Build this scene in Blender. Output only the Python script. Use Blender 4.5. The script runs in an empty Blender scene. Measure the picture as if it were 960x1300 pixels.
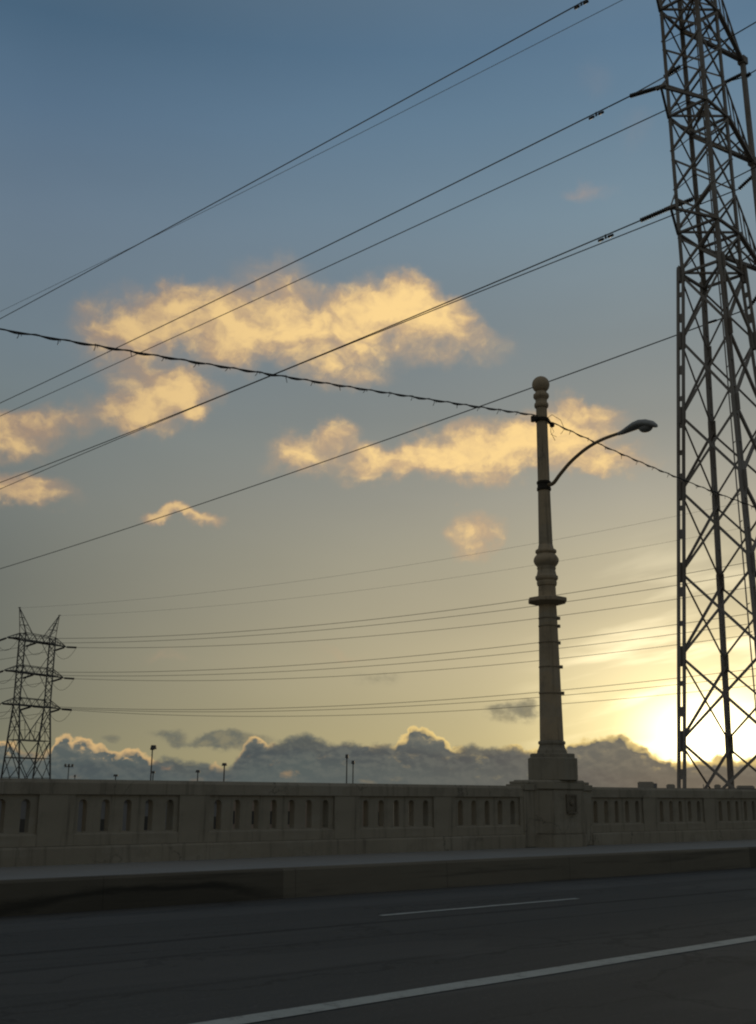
import bpy, bmesh, math, random
import numpy as np
from mathutils import Vector, Matrix
random.seed(7)
R = math.radians
S = bpy.context.scene
COL = S.collection
EYE = 1.35

# ------------------------------------------------------------------ camera
FPX, PITCH, ROLL, YAW = 1400.0, .24990, .0077, .7025
h_ = np.array([math.sin(YAW), math.cos(YAW), 0.0])
FW = h_ * math.cos(PITCH) + np.array([0, 0, math.sin(PITCH)])
r0 = np.array([math.cos(YAW), -math.sin(YAW), 0.0]); u0 = np.cross(r0, FW)
RT = r0 * math.cos(ROLL) + u0 * math.sin(ROLL)
UP = u0 * math.cos(ROLL) - r0 * math.sin(ROLL)
EYEV = np.array([0, 0, EYE])
cam = bpy.data.cameras.new('camera')
cam.sensor_width = cam.sensor_height = 36.0
cam.sensor_fit = 'AUTO'
cam.lens = FPX / 1300 * 36.0
cam.clip_start = .1; cam.clip_end = 20000
co = bpy.data.objects.new('camera', cam); COL.objects.link(co)
co.matrix_world = Matrix(((RT[0], UP[0], -FW[0], 0), (RT[1], UP[1], -FW[1], 0), (RT[2], UP[2], -FW[2], EYE), (0, 0, 0, 1)))
S.camera = co

def ray(x, y):                      # direction from the eye for a place measured in the photograph
    d = FW * FPX + RT * (x - 480) + UP * (650 - y)
    return d / np.linalg.norm(d)
def azel(x, y):
    d = ray(x, y)
    return math.degrees(math.atan2(d[0], d[1])), math.degrees(math.asin(d[2]))
def on_y(x, y, Y):
    d = ray(x, y); return EYEV + d * (Y / d[1])
def on_dist(x, y, D):
    d = ray(x, y); return EYEV + d * (D / math.hypot(d[0], d[1]))
def on_plane(x, y, p, l):           # vertical plane through p holding the horizontal direction l
    n = np.array([l[1], -l[0], 0.0]); d = ray(x, y)
    k = ((np.array(p) - EYEV) @ n) / (d @ n)
    return EYEV + d * k

# ------------------------------------------------------------------ mesh helpers
class MB:
    def __init__(s): s.v = []; s.f = []; s.sm = []
    def add(s, vs, fs, smooth=False):
        b = len(s.v); s.v += [tuple(map(float, q)) for q in vs]
        for f in fs: s.f.append(tuple(b + i for i in f)); s.sm.append(smooth)
    def box(s, x0, x1, y0, y1, z0, z1):
        s.add([(x0,y0,z0),(x1,y0,z0),(x1,y1,z0),(x0,y1,z0),(x0,y0,z1),(x1,y0,z1),(x1,y1,z1),(x0,y1,z1)],
              [(0,3,2,1),(4,5,6,7),(0,1,5,4),(1,2,6,5),(2,3,7,6),(3,0,4,7)])
    def bar(s, a, b, w, h=None, up=(0, 0, 1)):
        h = h or w
        a = np.array(a, float); b = np.array(b, float); d = b - a; d = d / np.linalg.norm(d)
        u = np.array(up, float); u = u - d * (u @ d)
        if np.linalg.norm(u) < 1e-4:
            u = np.array([1., 0, 0]); u = u - d * (u @ d)
        u /= np.linalg.norm(u); r = np.cross(d, u)
        q = []
        for c in (a, b):
            for i, j in ((-1,-1),(1,-1),(1,1),(-1,1)): q.append(c + r * i * w / 2 + u * j * h / 2)
        s.add(q, [(0,3,2,1),(4,5,6,7),(0,1,5,4),(1,2,6,5),(2,3,7,6),(3,0,4,7)])
    def angle(s, a, b, w, n1, n2, t=None):   # rolled steel angle: two thin flanges
        t = t or w * .16
        a = np.array(a, float); b = np.array(b, float)
        d = (b - a) / np.linalg.norm(b - a)
        n1 = np.array(n1, float); n1 = n1 - d * (n1 @ d); n1 /= np.linalg.norm(n1)
        n2 = np.array(n2, float); n2 = n2 - d * (n2 @ d) - n1 * (n2 @ n1); n2 /= np.linalg.norm(n2)
        prof = [(0,0),(w,0),(w,t),(t,t),(t,w),(0,w)]
        q = [c + n1 * x + n2 * y for c in (a, b) for x, y in prof]
        k = len(prof)
        s.add(q, [tuple(range(k-1,-1,-1)), tuple(range(k, 2*k))] + [(i, (i+1)%k, k+(i+1)%k, k+i) for i in range(k)])
    def tube(s, path, r, n=8, cap=True, smooth=True):
        P = [np.array(p, float) for p in path]; m = len(P)
        rr = r if hasattr(r, '__len__') else [r] * m
        prev = None; vs = []
        for i in range(m):
            d = P[min(i+1, m-1)] - P[max(i-1, 0)]; d /= np.linalg.norm(d)
            if prev is None:
                u = np.array([0, 0, 1.]) if abs(d[2]) < .95 else np.array([1., 0, 0])
            else: u = prev
            u = u - d * (u @ d); u /= np.linalg.norm(u); prev = u; w = np.cross(d, u)
            for k in range(n):
                a = 2 * math.pi * k / n; vs.append(P[i] + (u * math.cos(a) + w * math.sin(a)) * rr[i])
        fs = [(i*n+k, i*n+(k+1)%n, (i+1)*n+(k+1)%n, (i+1)*n+k) for i in range(m-1) for k in range(n)]
        s.add(vs, fs, smooth)
        if cap:
            b = len(s.v) - len(vs)
            s.f.append(tuple(b + k for k in range(n-1, -1, -1))); s.sm.append(False)
            s.f.append(tuple(b + (m-1)*n + k for k in range(n))); s.sm.append(False)
    def lathe(s, prof, n=24, c=(0, 0, 0), smooth=False, rot=0.0, shape=None, axis=None):
        # prof: (radius, height) pairs; axis: optional (origin, direction)
        vs = []
        if axis is not None:
            d = np.array(axis, float); d /= np.linalg.norm(d)
            u = np.array([0, 0, 1.]) if abs(d[2]) < .9 else np.array([1., 0, 0])
            u = u - d * (u @ d); u /= np.linalg.norm(u); w = np.cross(d, u)
        for r, z in prof:
            for k in range(n):
                a = 2 * math.pi * (k + rot) / n; q = r * (shape(k, a) if shape else 1)
                if axis is None: vs.append((c[0] + q * math.cos(a), c[1] + q * math.sin(a), c[2] + z))
                else: vs.append(np.array(c) + d * z + (u * math.cos(a) + w * math.sin(a)) * q)
        m = len(prof)
        fs = [(i*n+k, i*n+(k+1)%n, (i+1)*n+(k+1)%n, (i+1)*n+k) for i in range(m-1) for k in range(n)]
        b = len(s.v); s.add(vs, fs, smooth)
        s.f.append(tuple(b + k for k in range(n-1, -1, -1))); s.sm.append(False)
        s.f.append(tuple(b + (m-1)*n + k for k in range(n))); s.sm.append(False)
    def prism(s, poly, z0, z1, inset=0.0):
        n = len(poly); c = np.mean(np.array(poly, float), axis=0)
        top = [tuple(c + (np.array(p) - c) * (1 - inset)) for p in poly]
        s.add([(p[0], p[1], z0) for p in poly] + [(p[0], p[1], z1) for p in top],
              [tuple(range(n-1,-1,-1)), tuple(range(n, 2*n))] + [(i, (i+1)%n, n+(i+1)%n, n+i) for i in range(n)])
    def build(s, name, mat, parent=None, bevel=0.0, origin=None):
        o_ = np.zeros(3)
        vs = s.v
        if origin is not None:
            o_ = np.array(origin, float); vs = [tuple(np.array(q) - o_) for q in s.v]
        me = bpy.data.meshes.new(name); me.from_pydata(vs, [], s.f); me.update()
        me.polygons.foreach_set('use_smooth', s.sm)
        bm = bmesh.new(); bm.from_mesh(me); bmesh.ops.recalc_face_normals(bm, faces=bm.faces); bm.to_mesh(me); bm.free()
        if mat: me.materials.append(mat)
        o = bpy.data.objects.new(name, me); COL.objects.link(o)
        o.location = tuple(o_)
        if parent is not None: o.parent = parent
        if bevel:
            md = o.modifiers.new('bevel', 'BEVEL'); md.width = bevel; md.segments = 2; md.limit_method = 'ANGLE'; md.angle_limit = R(35)
        return o

def tag(o, label=None, cat=None, group=None, kind=None):
    if label: o['label'] = label
    if cat: o['category'] = cat
    if group: o['group'] = group
    if kind: o['kind'] = kind
    return o
def empty(name, loc=(0, 0, 0)):
    o = bpy.data.objects.new(name, None); COL.objects.link(o); o.location = loc; o.empty_display_size = .3
    return o
def dup(o, loc=None, parent=None):
    c = o.copy(); COL.objects.link(c)
    if loc is not None: c.location = loc
    if parent is not None: c.parent = parent
    return c

# ------------------------------------------------------------------ node helpers
class NT:
    def __init__(s, tree): s.t = tree; s.n = tree.nodes; s.l = tree.links
    def put(s, sock, v):
        if hasattr(v, 'is_output') or isinstance(v, bpy.types.NodeSocket): s.l.new(v, sock)
        elif isinstance(v, (tuple, list)):
            sock.default_value = tuple(v) if len(sock.default_value) == len(v) else tuple(v) + (1.0,)
        else: sock.default_value = v
    def m(s, op, a, b=None, c=None, clamp=False):
        n = s.n.new('ShaderNodeMath'); n.operation = op; n.use_clamp = clamp
        for i, v in enumerate((a, b, c)):
            if v is not None: s.put(n.inputs[i], v)
        return n.outputs[0]
    def vm(s, op, a, b=None, c=None, scale=None):
        n = s.n.new('ShaderNodeVectorMath'); n.operation = op
        for i, v in enumerate((a, b, c)):
            if v is not None: s.put(n.inputs[i], v)
        if scale is not None: s.put(n.inputs['Scale'], scale)
        return n.outputs['Value'] if op in ('DOT_PRODUCT', 'LENGTH', 'DISTANCE') else n.outputs['Vector']
    def ss(s, x, a, b, lo=0.0, hi=1.0, kind='SMOOTHSTEP'):
        n = s.n.new('ShaderNodeMapRange'); n.interpolation_type = kind
        for i, v in enumerate((x, a, b, lo, hi)): s.put(n.inputs[i], v)
        return n.outputs[0]
    def noise(s, vec, scale=1.0, detail=6.0, rough=.55, dist=0.0, out='Fac', dims='3D', lac=2.0):
        n = s.n.new('ShaderNodeTexNoise'); n.noise_dimensions = dims
        if vec is not None: s.l.new(vec, n.inputs['Vector'])
        n.inputs['Scale'].default_value = scale; n.inputs['Detail'].default_value = detail
        n.inputs['Roughness'].default_value = rough; n.inputs['Distortion'].default_value = dist
        n.inputs['Lacunarity'].default_value = lac
        return n.outputs[out]
    def mix(s, f, a, b, blend='MIX'):
        n = s.n.new('ShaderNodeMix'); n.data_type = 'RGBA'; n.blend_type = blend; n.clamp_factor = True
        s.put(n.inputs[0], f); s.put(n.inputs[6], a); s.put(n.inputs[7], b)
        return n.outputs[2]
    def ramp(s, f, stops, interp='LINEAR'):
        n = s.n.new('ShaderNodeValToRGB'); s.put(n.inputs[0], f); e = n.color_ramp.elements; n.color_ramp.interpolation = interp
        while len(e) < len(stops): e.new(.5)
        for k, (p, c) in zip(e, stops): k.position = p; k.color = tuple(c) + (1.0,)
        return n.outputs[0]
    def xyz(s, x, y, z=0.0):
        n = s.n.new('ShaderNodeCombineXYZ'); s.put(n.inputs[0], x); s.put(n.inputs[1], y); s.put(n.inputs[2], z); return n.outputs[0]
    def sep(s, v):
        n = s.n.new('ShaderNodeSeparateXYZ'); s.put(n.inputs[0], v); return n.outputs
    def curve(s, x, pts):
        n = s.n.new('ShaderNodeFloatCurve'); s.put(n.inputs['Value'], x)
        cv = n.mapping.curves[0]
        n.mapping.use_clip = False
        cv.points[0].location = pts[0]; cv.points[1].location = pts[-1]
        for p in pts[1:-1]: cv.points.new(*p)
        n.mapping.update(); return n.outputs[0]

def lin(c):
    return tuple((v / 255 / 12.92) if v / 255 <= .04045 else ((v / 255 + .055) / 1.055) ** 2.4 for v in c)

def material(name, base, rough=.8, metal=0.0, vary=.25, vscale=3.0, fine=60.0, fvary=.15, bump=0.0, stretch=(1, 1, 1), spec=.3, extra=None, tint=None):
    mt = bpy.data.materials.new(name); mt.use_nodes = True
    N = NT(mt.node_tree); b = N.n['Principled BSDF']
    tc = N.n.new('ShaderNodeTexCoord'); P = N.vm('MULTIPLY', tc.outputs['Object'], stretch)
    a = N.noise(P, vscale, 6, .6); f = N.noise(P, fine, 4, .6)
    k = N.m('ADD', N.m('MULTIPLY_ADD', a, 2 * vary, 1 - vary), N.m('MULTIPLY_ADD', f, 2 * fvary, -fvary))
    col = N.vm('SCALE', base, scale=k)
    if tint is not None: col = N.mix(N.ss(N.noise(P, vscale * .45, 4, .6), .45, .7), col, tint)
    if extra: col = extra(N, tc, P, col)
    N.put(b.inputs['Base Color'], col)
    b.inputs['Roughness'].default_value = rough; b.inputs['Metallic'].default_value = metal
    b.inputs['Specular IOR Level'].default_value = spec
    if bump:
        bn = N.n.new('ShaderNodeBump'); bn.inputs['Strength'].default_value = bump; bn.inputs['Distance'].default_value = .01
        N.put(bn.inputs['Height'], N.m('ADD', f, a)); N.put(b.inputs['Normal'], bn.outputs[0])
    return mt

def concrete_extra(N, tc, P, col):
    # rain streaks running down, grime patches, paler patched paint and hair cracks
    O = tc.outputs['Object']
    big = N.ss(N.noise(N.vm('MULTIPLY', O, (.35, .35, .9)), 1.0, 3, .5), .42, .60)
    pale = N.ss(N.noise(N.vm('MULTIPLY', O, (.8, .8, 2.2)), 1.0, 2, .4), .56, .585)
    col = N.mix(N.m('MULTIPLY', pale, .30), col, (.34, .315, .27))
    col = N.mix(N.m('MULTIPLY', big, .22), col, (.17, .15, .12))
    st = N.ss(N.noise(N.vm('MULTIPLY', O, (9.0, 9.0, .5)), 1.0, 5, .65), .50, .74)
    col = N.mix(N.m('MULTIPLY', st, .55), col, (.095, .082, .064))
    g = N.ss(N.noise(O, 1.6, 7, .7), .50, .70)
    col = N.mix(N.m('MULTIPLY', g, .42), col, (.125, .112, .09))
    v = N.n.new('ShaderNodeTexVoronoi'); v.feature = 'DISTANCE_TO_EDGE'; v.inputs['Scale'].default_value = 1.0
    wv = N.vm('ADD', N.vm('MULTIPLY', O, (1.1, 1.1, .8)), N.vm('SCALE', N.noise(O, 2.2, 5, .6, out='Color'), scale=.8))
    N.put(v.inputs['Vector'], wv)
    ck = N.m('MULTIPLY', N.ss(v.outputs['Distance'], .004, .016, 1, 0), N.ss(N.noise(O, .7, 3, .5), .48, .6))
    return N.mix(N.m('MULTIPLY', ck, .5), col, (.05, .045, .038))
M = {}
M['concrete'] = material('weathered_concrete', (.285, .256, .205), .9, 0, .16, 2.2, 70, .10, .25, extra=concrete_extra)
M['post'] = material('lamp_post_concrete', (.43, .34, .235), .85, 0, .16, 2.6, 60, .12, .2, extra=concrete_extra)
M['sidewalk'] = material('sidewalk_concrete', (.235, .235, .228), .85, 0, .18, 1.1, 90, .12, .2, stretch=(.6, 1, 1))
def kerb_extra(N, tc, P, col):
    x, y, z = N.sep(tc.outputs['Object'])
    # cast blocks of slightly different tone, joints and long tyre scuffs
    blk = N.n.new('ShaderNodeTexWhiteNoise'); blk.noise_dimensions = '1D'
    N.put(blk.inputs['W'], N.m('FLOOR', N.m('DIVIDE', N.m('ADD', x, 2.2), 5.6)))
    col = N.vm('SCALE', col, scale=N.m('MULTIPLY_ADD', blk.outputs['Value'], .5, .72))
    jt = N.m('ABSOLUTE', N.m('SUBTRACT', N.m('FRACT', N.m('DIVIDE', N.m('ADD', x, .6), 2.8)), .5))
    col = N.mix(N.m('MULTIPLY', N.ss(jt, .001, .005, 1, 0), .35), col, (.025, .023, .02))
    wob = N.noise(N.vm('MULTIPLY', tc.outputs['Object'], (.9, 1, 6.0)), 1.0, 5, .6)
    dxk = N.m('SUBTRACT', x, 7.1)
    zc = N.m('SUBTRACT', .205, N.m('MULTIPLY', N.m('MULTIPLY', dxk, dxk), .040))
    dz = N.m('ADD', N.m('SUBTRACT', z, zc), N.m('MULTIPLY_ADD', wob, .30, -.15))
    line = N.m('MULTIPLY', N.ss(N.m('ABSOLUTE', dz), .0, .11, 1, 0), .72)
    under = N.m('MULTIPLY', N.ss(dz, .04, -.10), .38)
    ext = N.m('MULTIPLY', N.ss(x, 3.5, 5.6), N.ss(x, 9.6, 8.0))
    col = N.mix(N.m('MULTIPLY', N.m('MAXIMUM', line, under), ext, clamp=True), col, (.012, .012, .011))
    sc = N.ss(N.noise(N.vm('MULTIPLY', tc.outputs['Object'], (.35, 1, 9.0)), 1.0, 5, .6), .54, .72)
    col = N.mix(N.m('MULTIPLY', sc, .45), col, (.035, .033, .03))
    return col
M['kerb'] = material('kerb_concrete', (.135, .122, .098), .9, 0, .2, 2.0, 60, .12, .25, stretch=(.5, 1, 2), extra=kerb_extra)
def asphalt_extra(N, tc, P, col):
    x, y, z = N.sep(tc.outputs['Object'])
    w = N.m('MULTIPLY_ADD', N.noise(N.xyz(N.m('MULTIPLY', x, .25), y, 0), 1.0, 3, .5), .22, -.11)
    yy = N.m('ADD', y, w)
    out = col
    for yc, wd, st in ((9.62, .045, .75), (8.75, .03, .5), (11.05, .03, .45), (7.35, .03, .4), (4.1, .04, .5)):
        d = N.m('ABSOLUTE', N.m('SUBTRACT', yy, yc))
        out = N.mix(N.m('MULTIPLY', N.ss(d, wd * .4, wd * 2.2, 1, 0), st), out, (.018, .019, .02))
    fs = N.ss(N.noise(N.xyz(N.m('MULTIPLY', x, .5), N.m('MULTIPLY', y, 9.0), 0), 1.0, 6, .65), .35, .68)
    out = N.mix(N.m('MULTIPLY', fs, .35), out, (.045, .046, .047))
    pt_ch = N.ss(N.noise(N.xyz(N.m('MULTIPLY', x, .16), N.m('MULTIPLY', y, .7), 0), 1.0, 2, .4), .55, .57)
    out = N.mix(N.m('MULTIPLY', pt_ch, .30), out, (.115, .117, .114))
    sp = N.ss(N.noise(N.xyz(x, y, 0), 34, 3, .6), .60, .70)
    out = N.mix(N.m('MULTIPLY', sp, .5), out, (.17, .17, .165))
    vo = N.n.new('ShaderNodeTexVoronoi'); vo.feature = 'DISTANCE_TO_EDGE'; vo.inputs['Scale'].default_value = 1.0
    N.put(vo.inputs['Vector'], N.vm('ADD', N.xyz(N.m('MULTIPLY', x, .22), N.m('MULTIPLY', y, .5), 0), N.vm('SCALE', N.noise(N.xyz(x, y, 0), 1.3, 5, .6, out='Color'), scale=.35)))
    out = N.mix(N.m('MULTIPLY', N.ss(vo.outputs['Distance'], .004, .012, 1, 0), .42), out, (.02, .021, .022))
    # wheel path wear and oil lane
    for yc, wd, st, c in ((11.4, .45, .35, (.115, .118, .118)), (8.15, .7, .3, (.052, .052, .052)), (5.0, .6, .35, (.055, .055, .055))):
        d = N.m('ABSOLUTE', N.m('SUBTRACT', yy, yc))
        out = N.mix(N.m('MULTIPLY', N.ss(d, 0, wd * 1.6, 1, 0), st), out, c)
    g = N.ss(N.m('ABSOLUTE', N.m('SUBTRACT', y, 12.5)), 0, .5, 1, 0)
    return N.mix(N.m('MULTIPLY', g, .35), out, (.05, .048, .045))
M['asphalt'] = material('worn_asphalt', (.066, .069, .069), .88, 0, .2, .9, 140, .35, .35, stretch=(.22, 1, 1), spec=.25, extra=asphalt_extra)
def paint_extra(N, tc, P, col):
    w = N.ss(N.noise(tc.outputs['Object'], 9, 6, .7), .50, .70)
    return N.mix(N.m('MULTIPLY', w, .6), col, (.09, .095, .095))
M['paint'] = material('worn_road_paint', (.36, .39, .38), .8, 0, .2, 2.5, 80, .2, .1, extra=paint_extra)
M['steel'] = material('galvanised_steel', (.27, .248, .232), .7, 0, .18, .6, 9, .10, spec=.3, tint=(.20, .165, .14))
M['steel_dark'] = material('weathered_steel', (.10, .10, .10), .65, .2, .2, .6, 9, .10, spec=.4)
M['wire'] = material('aluminium_conductor', (.05, .05, .05), .6, .2, .1, 1, 8, .05)
M['groundwire'] = material('ground_wire_steel', (.17, .18, .19), .6, .2, .1, 1, 8, .05)
M['insul'] = material('brown_glazed_porcelain', (.022, .02, .02), .35, 0, .2, 5, 40, .1, spec=.5)
M['cable'] = material('black_cable_sheath', (.018, .018, .018), .6, 0, .2, 8, 60, .1)
M['iron'] = material('rusty_dark_iron', (.045, .038, .03), .75, .3, .25, 12, 90, .15)
M['plaque'] = material('weathered_bronze_plate', (.15, .13, .10), .75, 0, .3, 9, 70, .15)
M['band'] = material('dull_steel_band', (.26, .21, .15), .7, 0, .3, 9, 70, .15)
M['arm'] = material('brown_painted_arm', (.24, .18, .115), .65, 0, .2, 6, 60, .1)
M['luminaire'] = material('grey_cast_aluminium', (.31, .32, .33), .6, 0, .12, 8, 60, .08)
M['lens'] = material('dusty_lamp_glass', (.24, .245, .25), .5, 0, .15, 8, 60, .08, spec=.3)
M['ground'] = material('yard_dirt', (.105, .095, .075), .95, 0, .35, .06, 1.2, .2, stretch=(1, 1, 1))
M['deckside'] = material('bridge_deck_concrete', (.22, .20, .17), .9, 0, .2, .8, 30, .1, extra=concrete_extra)
def wall_mat(n, c): return material(n, c, .85, 0, .15, .35, 8, .08, extra=None)
M['w_pink'] = wall_mat('pale_stucco', (.34, .27, .23)); M['w_grey'] = wall_mat('grey_block_wall', (.22, .22, .23))
M['w_tan'] = wall_mat('tan_brick', (.25, .17, .12)); M['w_white'] = wall_mat('white_metal_siding', (.2, .2, .21))
M['w_unit'] = wall_mat('painted_roof_unit', (.34, .31, .27))
M['roof'] = material('gravel_roof', (.10, .10, .105), .9, 0, .2, .5, 12, .1)
M['glass'] = material('dark_window_glass', (.04, .042, .045), .3, 0, .2, 1, 5, .1, spec=.6)

# ------------------------------------------------------------------ ground, bridge deck, road
SW = .378                                    # footway height above the carriageway
YP, YK = 14.816, 12.504                      # parapet face, kerb face
X0, X1 = -70.0, 170.0
g = MB(); g.add([(-6000,-6000,-9.0),(6000,-6000,-9.0),(6000,6000,-9.0),(-6000,6000,-9.0)], [(0,1,2,3)])
tag(g.build('ground', M['ground']), kind='structure')
d = MB(); d.box(X0, X1, -6.0, 15.30, -1.1, -.03)
d.box(X0, X1, -5.7, -5.3, -1.9, -1.1); d.box(X0, X1, 14.2, 14.7, -1.9, -1.1)
tag(d.build('bridge_deck', M['deckside']), kind='structure')
for px_ in range(-60, 170, 45):
    p = MB(); p.box(px_ - .9, px_ + .9, -4.5, 14.0, -9.2, -1.1)
    tag(p.build('bridge_pier', M['deckside']), kind='structure')
r = MB(); r.add([(X0,-6.0,0),(X1,-6.0,0),(X1,YK,0),(X0,YK,0)], [(0,1,2,3)])
road = tag(r.build('road', M['asphalt']), kind='structure')
m = MB(); m.box(X0, X1, YK + .16, 15.30, -.03, SW - .004)
tag(m.build('sidewalk', M['sidewalk']), kind='structure')
k = MB()
k.add([(X0,YK,-.02),(X0,YK+.012,SW-.03),(X0,YK+.035,SW),(X0,YK+.158,SW),(X0,YK+.158,-.02),(X1,YK,-.02),(X1,YK+.012,SW-.03),(X1,YK+.035,SW),(X1,YK+.158,SW),(X1,YK+.158,-.02)],
      [(0,5,6,1),(1,6,7,2),(2,7,8,3),(3,8,9,4),(4,9,5,0),(0,1,2,3,4),(9,8,7,6,5)])
tag(k.build('kerb', M['kerb']), kind='structure')
# painted lines, sheets a few millimetres above the asphalt
def strip(name, pts, w):
    s = MB(); n = 24
    a = np.array(pts[0]); b = np.array(pts[1]); t = (b - a) / np.linalg.norm(b - a); q = np.array([-t[1], t[0]])
    L = []; 
    for i in range(n + 1):
        c = a + (b - a) * i / n; jl = random.uniform(-.008, .008); jr = random.uniform(-.008, .008)
        L += [(*(c - q * (w/2 + jl)), .005), (*(c + q * (w/2 + jr)), .005)]
    s.add(L, [(2*i, 2*i+2, 2*i+3, 2*i+1) for i in range(n)])
    return tag(s.build(name, M['paint'], road))
strip('dashed_lane_line', ((8.64, 10.11), (12.17, 10.17)), .10)
strip('solid_lane_line', ((-2.0, 5.812), (16.0, 6.62)), .20)

# ------------------------------------------------------------------ bridge parapet
par = empty('bridge_parapet', (6.0, YP, SW))
tag(par, 'long weathered tan concrete balustrade with arched slot openings along the bridge footway', 'balustrade')
def pz(z): return z
ZT, ZR, ZB0 = 1.134, .930, .2375
def place(mb, name, bevel=0.0, mat='concrete', origin=None):
    o = mb.build(name, M[mat], par, bevel)
    o.matrix_parent_inverse = Matrix.Translation(-par.location)
    return o
WB = 15.20                                   # back face of the parapet
PED0, PED1 = 16.24, 18.25
XL, XR = -26.0, 85.0
for a, b in ((XL, PED0), (PED1, XR)):
    c = MB(); c.add([(x, y, SW + z) for x in (a, b) for y, z in ((YP-.012, ZR), (YP-.012, ZT-.05), (YP+.02, ZT), (WB-.02, ZT), (WB+.01, ZT-.05), (WB+.01, ZR))],
          [(0,6,7,1),(1,7,8,2),(2,8,9,3),(3,9,10,4),(4,10,11,5),(5,11,6,0),(0,1,2,3,4,5),(11,10,9,8,7,6)])
    place(c, 'coping')
    c = MB(); c.add([(x, y, SW + z) for x in (a, b) for y, z in ((YP-.035, -.01), (YP-.035, ZB0-.03), (YP-.02, ZB0), (WB+.02, ZB0), (WB+.02, -.01))],
          [(0,5,6,1),(1,6,7,2),(2,7,8,3),(3,8,9,4),(4,9,5,0),(0,1,2,3,4),(9,8,7,6,5)])
    place(c, 'plinth')
def panel(n, W):
    mb = MB(); hw = .064; zb, zs = .425, .80
    z0, z1 = ZB0 + .003, ZR + .01
    yf, yb = YP + .036, YP + .17
    pit = .346; xs = [(i - (n - 1) / 2) * pit for i in range(n)]
    NA = 8
    arch = [(math.cos(math.pi * (1 - i / NA)) * hw, zs + math.sin(math.pi * i / NA) * hw) for i in range(NA + 1)]
    for y, fl in ((yf, 0), (yb, 1)):
        def quad(p):
            mb.add([(x, y - YP, z) for x, z in p], [(0,1,2,3)])
        e = [-W/2]
        for x in xs: e += [x - hw, x + hw]
        e.append(W/2)
        for i in range(0, len(e), 2): quad([(e[i], z0), (e[i+1], z0), (e[i+1], z1), (e[i], z1)])
        for x in xs:
            quad([(x-hw, z0), (x+hw, z0), (x+hw, zb), (x-hw, zb)])
            for i in range(NA):
                (ax, az), (bx, bz) = arch[i], arch[i+1]
                quad([(x+ax, az), (x+bx, bz), (x+bx, z1), (x+ax, z1)])
    for x in xs:
        ol = [(x-hw, zb)] + [(x+a, z) for a, z in arch] + [(x+hw, zb)]
        q = [(px, yf - YP, pz_) for px, pz_ in ol] + [(px, yb - YP, pz_) for px, pz_ in ol]; k_ = len(ol)
        mb.add(q, [(i, (i+1) % k_, k_ + (i+1) % k_, k_ + i) for i in range(k_)])
    # sloped sill under the slots
    mb.add([(x, y - YP, z) for x in (-W/2, W/2) for y, z in ((YP+.004, ZB0+.004), (YP+.003, .385), (yf-.001, .410), (yf-.001, ZB0+.004))],
           [(0,4,5,1),(1,5,6,2),(2,6,7,3),(0,1,2,3),(7,6,5,4)])
    me = mb.build('baluster_panel', M['concrete'])
    bm = bmesh.new(); bm.from_mesh(me.data); bmesh.ops.remove_doubles(bm, verts=bm.verts, dist=1e-5); bmesh.ops.recalc_face_normals(bm, faces=bm.faces); bm.to_mesh(me.data); bm.free()
    return me
spans = []
x = 7.06 - .52
while x - 1.725 > XL: spans.append((x - 1.725, x, 5)); x -= 1.725 + .52
spans.reverse()
spans += [(7.06, 8.73, 5), (9.25, 11.66, 7), (12.18, 13.90, 5), (14.42, 16.15, 5)]
x = 18.265
while x + 1.725 < XR: spans.append((x, x + 1.725, 5)); x += 1.725 + .515
proto = {5: panel(5, 1.80), 7: panel(7, 2.48)}
used = set()
def child_at(o, loc):
    o.parent = par; o.location = Vector(loc) - par.location
for a, b, n in spans:
    o = proto[n] if n not in used else dup(proto[n]); used.add(n)
    child_at(o, ((a + b) / 2, YP, SW))
edges = [XL] + [v for a, b, n in spans for v in (a, b)] + [XR]
first = {}
for i in range(0, len(edges), 2):
    a, b = edges[i], edges[i+1]
    if a < 17 < b:
        pairs = [(a, PED0 + .0), (PED1, b)]
    else: pairs = [(a, b)]
    for a, b in pairs:
        w = round(b - a, 3)
        if w < .03: continue
        if w not in first:
            pb = MB(); pb.box(-w/2, w/2, 0.0, WB - YP - .01, ZB0 + .004, ZR + .006)
            first[w] = pb.build('pilaster', M['concrete']); o = first[w]
        else: o = dup(first[w])
        child_at(o, ((a + b) / 2, YP, SW))
# pedestal block that carries the lamp, with a chamfered front
LX, LY = 17.27, 14.95
pc = MB()
oct_ = [(16.82, 14.55), (17.72, 14.55), (17.985, YP - .002), (17.985, 15.36), (16.555, 15.36), (16.555, YP - .002)]
def grow(p, d):
    c = np.array([LX, LY]); out = []
    for q in p:
        v = np.array(q) - c; out.append(tuple(c + v * (1 + d / np.linalg.norm(v))))
    return out
pc.prism(grow(oct_, .03), SW - .01, SW + .225)
pc.prism(oct_, SW + .225, SW + .243, 0)
pc.prism(oct_, SW + .247, 1.435)
pc.prism(grow(oct_, -.02), 1.435, 1.46)
pc.prism(grow(oct_, .03), 1.46, 1.585)
pc.prism(grow(oct_, .03), 1.587, 1.63, .06)
ped = place(pc, 'lamp_pedestal', .012)
pc = MB()
pc.box(PED0, PED1, YP - .02, WB + .02, SW + .002, 1.43)
pc.box(PED0 - .02, PED1 + .02, YP - .05, WB + .05, 1.432, 1.545)
pc.box(PED0 + .05, PED1 - .05, YP - .02, WB + .02, 1.547, 1.60)
place(pc, 'pedestal_wing', .012)
pl = MB()                                     # small cast plate with a rim, a boss and a lip
px0, px1, pz0, pz1 = 17.17, 17.47, 1.00, 1.36
y = 14.548
pl.box(px0 + .02, px1 - .02, y - .012, y + .01, pz0 + .05, pz1 - .02)
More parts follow.
